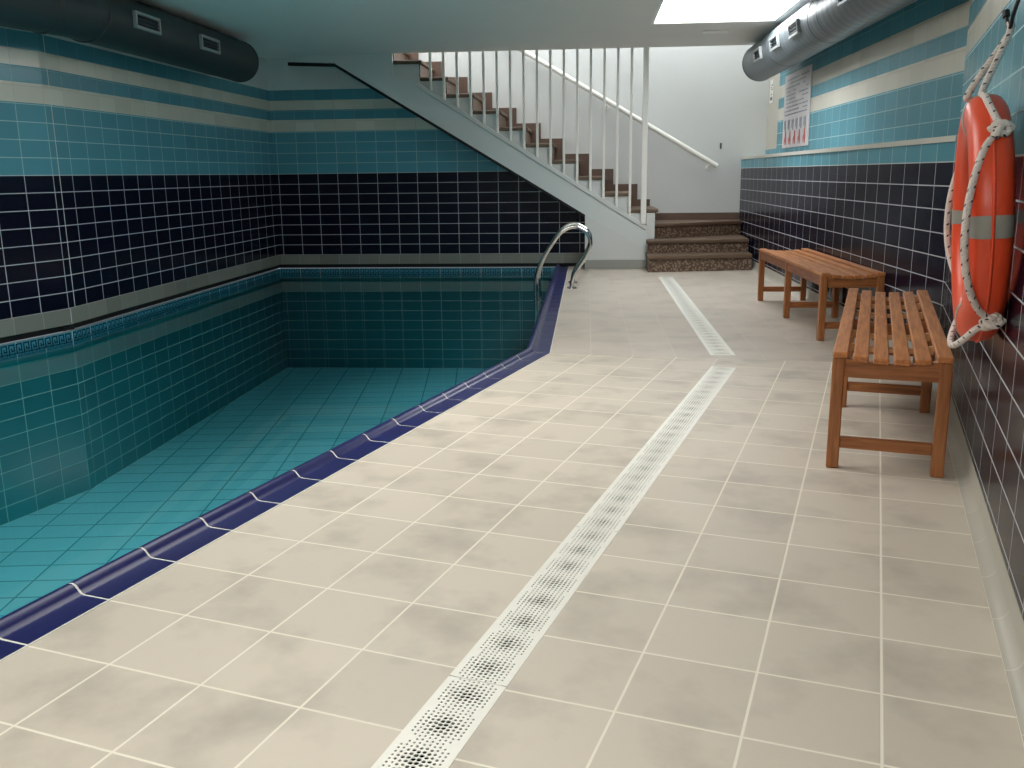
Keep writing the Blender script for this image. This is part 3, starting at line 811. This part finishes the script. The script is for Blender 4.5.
# ------------------------------------------------------------------ benches
def make_bench(label):
    t = thing('wooden_bench', label, 'bench', (0,0,0), 0, 'slatted benches along the deck wall')
    Wd, Ln, Ht = .425, 2.10, .468; lg = .046
    legx = Wd/2-lg/2
    for y in (lg/2, Ln/2, Ln-lg/2):
        for sx in (-1, 1):
            m = MB(); m.box((sx*legx, y, (Ht-.024)/2), (lg, lg, Ht-.024), None, .004); m.build('leg', m_wood_v, t)
        m = MB(); m.box((0, y, .105), (Wd-2*lg, .026, .045), None, .003); m.build('stretcher', m_wood_x, t)
        # end rail with dished top
        m = MB(); n = 10; top = []
        for k in range(n+1):
            x = -legx+lg/2+(2*legx-lg)*k/n; top.append((x, Ht-.026-.020*(1-(x/(legx-lg/2))**2)))
        poly = [(top[0][0], Ht-.100), (top[-1][0], Ht-.100)] + top[::-1]
        m.prism(poly, y-.014, y+.014); m.build('end_rail', m_wood_x, t)
    for sx in (-1, 1):
        for y0, y1 in ((lg, Ln/2-lg/2), (Ln/2+lg/2, Ln-lg)):
            m = MB(); m.box((sx*(legx+.006), (y0+y1)/2, Ht-.024-.034), (.024, y1-y0, .066), None, .003); m.build('side_rail', m_wood_d, t)
    ns = 6; sw = .056; gap = (Wd-ns*sw)/(ns-1)
    for k in range(ns):
        x = -Wd/2+sw/2+k*(sw+gap); dz = -.019*(1-(x/(Wd/2-sw/2))**2)
        m = MB(); m.box((x, Ln/2, Ht-.012+dz), (sw, Ln+.012, .024), Matrix.Rotation(-.075*x/(Wd/2) if abs(x) < .18 else 0, 3, 'Y'), .004)
        m.build('slat', m_wood, t)
    for j in range(0, 7):
        y = .055+(Ln-.11)*j/6
        if abs(y-Ln/2) < .05: continue
        m = MB(); n = 10; top = []
        for k in range(n+1):
            x = -.165+.33*k/n; top.append((x, Ht-.026-.020*(1-(x/.166)**2)))
        m.prism([(-.165, Ht-.062), (.165, Ht-.062)]+top[::-1], y-.014, y+.014); m.build('crossbar', m_wood_l, t)
    return t
b1 = make_bench('warm brown slatted wooden bench nearest the camera, below the lifebuoy')
c = AP(3.705, (-.116+.309)/2); b1.location = c; b1.rotation_euler = (0,0,-BEND)
b2 = copy_tree(b1); b2['label'] = 'slatted wooden bench farther off, near the brown stairs'
b2.location = (1.79, 6.43, 0); b2.rotation_euler = (0,0,math.radians(1.2))

# ------------------------------------------------------------------ lifebuoy on the near wall
LBs, LBz = 3.355, .985
R0, hw, hd = .322, .066, .060         # centre radius, half width, half depth
lb = thing('lifebuoy', 'orange lifebuoy with grey bands and white rope hanging on the dark tiled wall', 'lifebuoy')
e1, e2, e3 = Vector(A), Vector((0,0,1)), Vector(-PA)
tilt = math.radians(3.0)
Rl = Matrix((e1, e2, e3)).transposed() @ Matrix.Rotation(tilt, 3, 'X')
lb.matrix_world = Matrix.Translation(Vector(AP(LBs, WALLP-hd-.018, LBz))) @ Rl.to_4x4()
def oval(a, grow=0.0, q=2.6):          # superellipse cross-section: radial, depth
    ca, sa = math.cos(a), math.sin(a)
    return ((hw+grow)*math.copysign(abs(ca)**(2/q), ca), (hd+grow)*math.copysign(abs(sa)**(2/q), sa))
def ring_part(a0, a1, n, grow, m_=24, closed=False):
    t = MB(); V = []; F = []
    for i in range(n+(0 if closed else 1)):
        th = a0+(a1-a0)*i/n
        for k in range(m_):
            rr, dd = oval(2*PI*k/m_, grow); V.append(((R0+rr)*math.cos(th), (R0+rr)*math.sin(th), dd))
    for i in range(n):
        j = (i+1) % n if closed else i+1
        for k in range(m_): F.append((i*m_+k, i*m_+(k+1) % m_, j*m_+(k+1) % m_, j*m_+k))
    if not closed:
        F.append(tuple(range(m_))); F.append(tuple(n*m_+k for k in range(m_))[::-1])
    t.add(V, F); return t
ring_part(0, 2*PI, 72, 0, 28, True).build('ring', m_orange, lb, True, 50)
# raised moulding line round the outside
t = MB(); t.tube([((R0+hw+.001)*math.cos(2*PI*k/72), (R0+hw+.001)*math.sin(2*PI*k/72), 0) for k in range(72)], .005, 8, True); t.build('moulding_seam', m_orange, lb, True)
for c_ in (0, 90, 180, 270):
    a = math.radians(c_); ring_part(a-.085, a+.085, 6, .0015, 28).build('reflective_band', m_refl, lb, True, 50)
# grab rope: four slack runs between eyelets at the diagonals
def on_ring(deg, rr, dd): a = math.radians(deg); return Vector(((R0+rr)*math.cos(a), (R0+rr)*math.sin(a), dd))
eyes = [44, 136, 226, 314]
for k, d0 in enumerate(eyes):
    if k == 0: continue
    pts = []; span = (eyes[(k+1) % 4]-d0) % 360
    for j in range(15):
        f = j/14; sag = math.sin(PI*f)**.6
        p = on_ring(d0+span*f, hw*(1.14-.30*sag), -.02+(hd+.032)*sag); p.y -= .025*math.sin(PI*f); pts.append(p)
    t = MB(); t.tube(arc_smooth(pts, 4), .0108, 10); t.build('grab_rope', m_rope, lb, True)
for d0 in eyes:
    c0 = on_ring(d0, hw+.008, -.02); a = math.radians(d0); er = Vector((math.cos(a), math.sin(a), 0)); et = Vector((-er.y, er.x, 0)); ez = Vector((0,0,1))
    t = MB()
    t.tube([c0 + et*(.020*math.cos(q)) + ez*(.020*math.sin(q)) + er*(.006*math.sin(3*q)) for q in [2*PI*k/16 for k in range(16)]], .011, 10, True)
    t.tube(arc_smooth([c0-et*.02-er*.006, c0+er*.014, c0+et*.022+er*.008+ez*.01, c0+et*.036+ez*.02], 5), .0105, 10)
    t.tube(arc_smooth([c0-ez*.03-er*.004, c0-ez*.012+er*.016, c0+ez*.012+er*.016, c0+ez*.03-er*.004], 5), .0105, 10)
    t.build('rope_knot', m_rope, lb, True)
# hanging loop up to the hook
hook_s, hook_z = 3.36, 1.575
inv = lb.matrix_world.inverted()
hkp = inv @ Vector(AP(hook_s, WALLP-.047, hook_z))
lp = [on_ring(135, hw+.012, -.016), on_ring(122, hw+.013, .004), on_ring(110, hw+.013, .012), on_ring(100, hw+.02, .012),
      hkp+Vector((-.010,-.03,.004)), hkp+Vector((0,.006,0)), hkp+Vector((.010,-.03,.004)), on_ring(84, hw+.014, hd*.72), on_ring(70, hw+.013, .02), on_ring(46, hw+.012, -.016)]
t = MB(); t.tube(arc_smooth(lp, 8), .0108, 10); t.build('hanging_rope', m_rope, lb, True)
# hook
hk2 = thing('wall_hook', 'black curved hook on the tiled wall carrying the lifebuoy rope', 'hook', AP(hook_s, WALLP, hook_z))
HB = Vector(hk2.location)
def hv(ds, dp, dz): return A*ds - PA*dp + Vector((0,0,dz))
t = MB(); t.tube(arc_smooth([hv(-.06,.004,.09), hv(-.06,.03,.08), hv(-.05,.045,.03), hv(-.02,.047,-.003), hv(.0,.047,-.008), hv(.03,.05,.004), hv(.055,.055,.04)], 6), .006, 10); t.build('hook_wire', m_black, hk2, True)
t = MB(); t.tube([hv(.05,.054,.032), hv(.06,.056,.05)], [.011,.011], 10); t.build('rubber_tip', m_black, hk2, True)
t = MB(); t.box(tuple(hv(-.06,.004,.10)), (.008,.05,.07), Matrix((PA, A, Vector((0,0,1)))).transposed(), .002); t.build('wall_plate', m_grille, hk2)
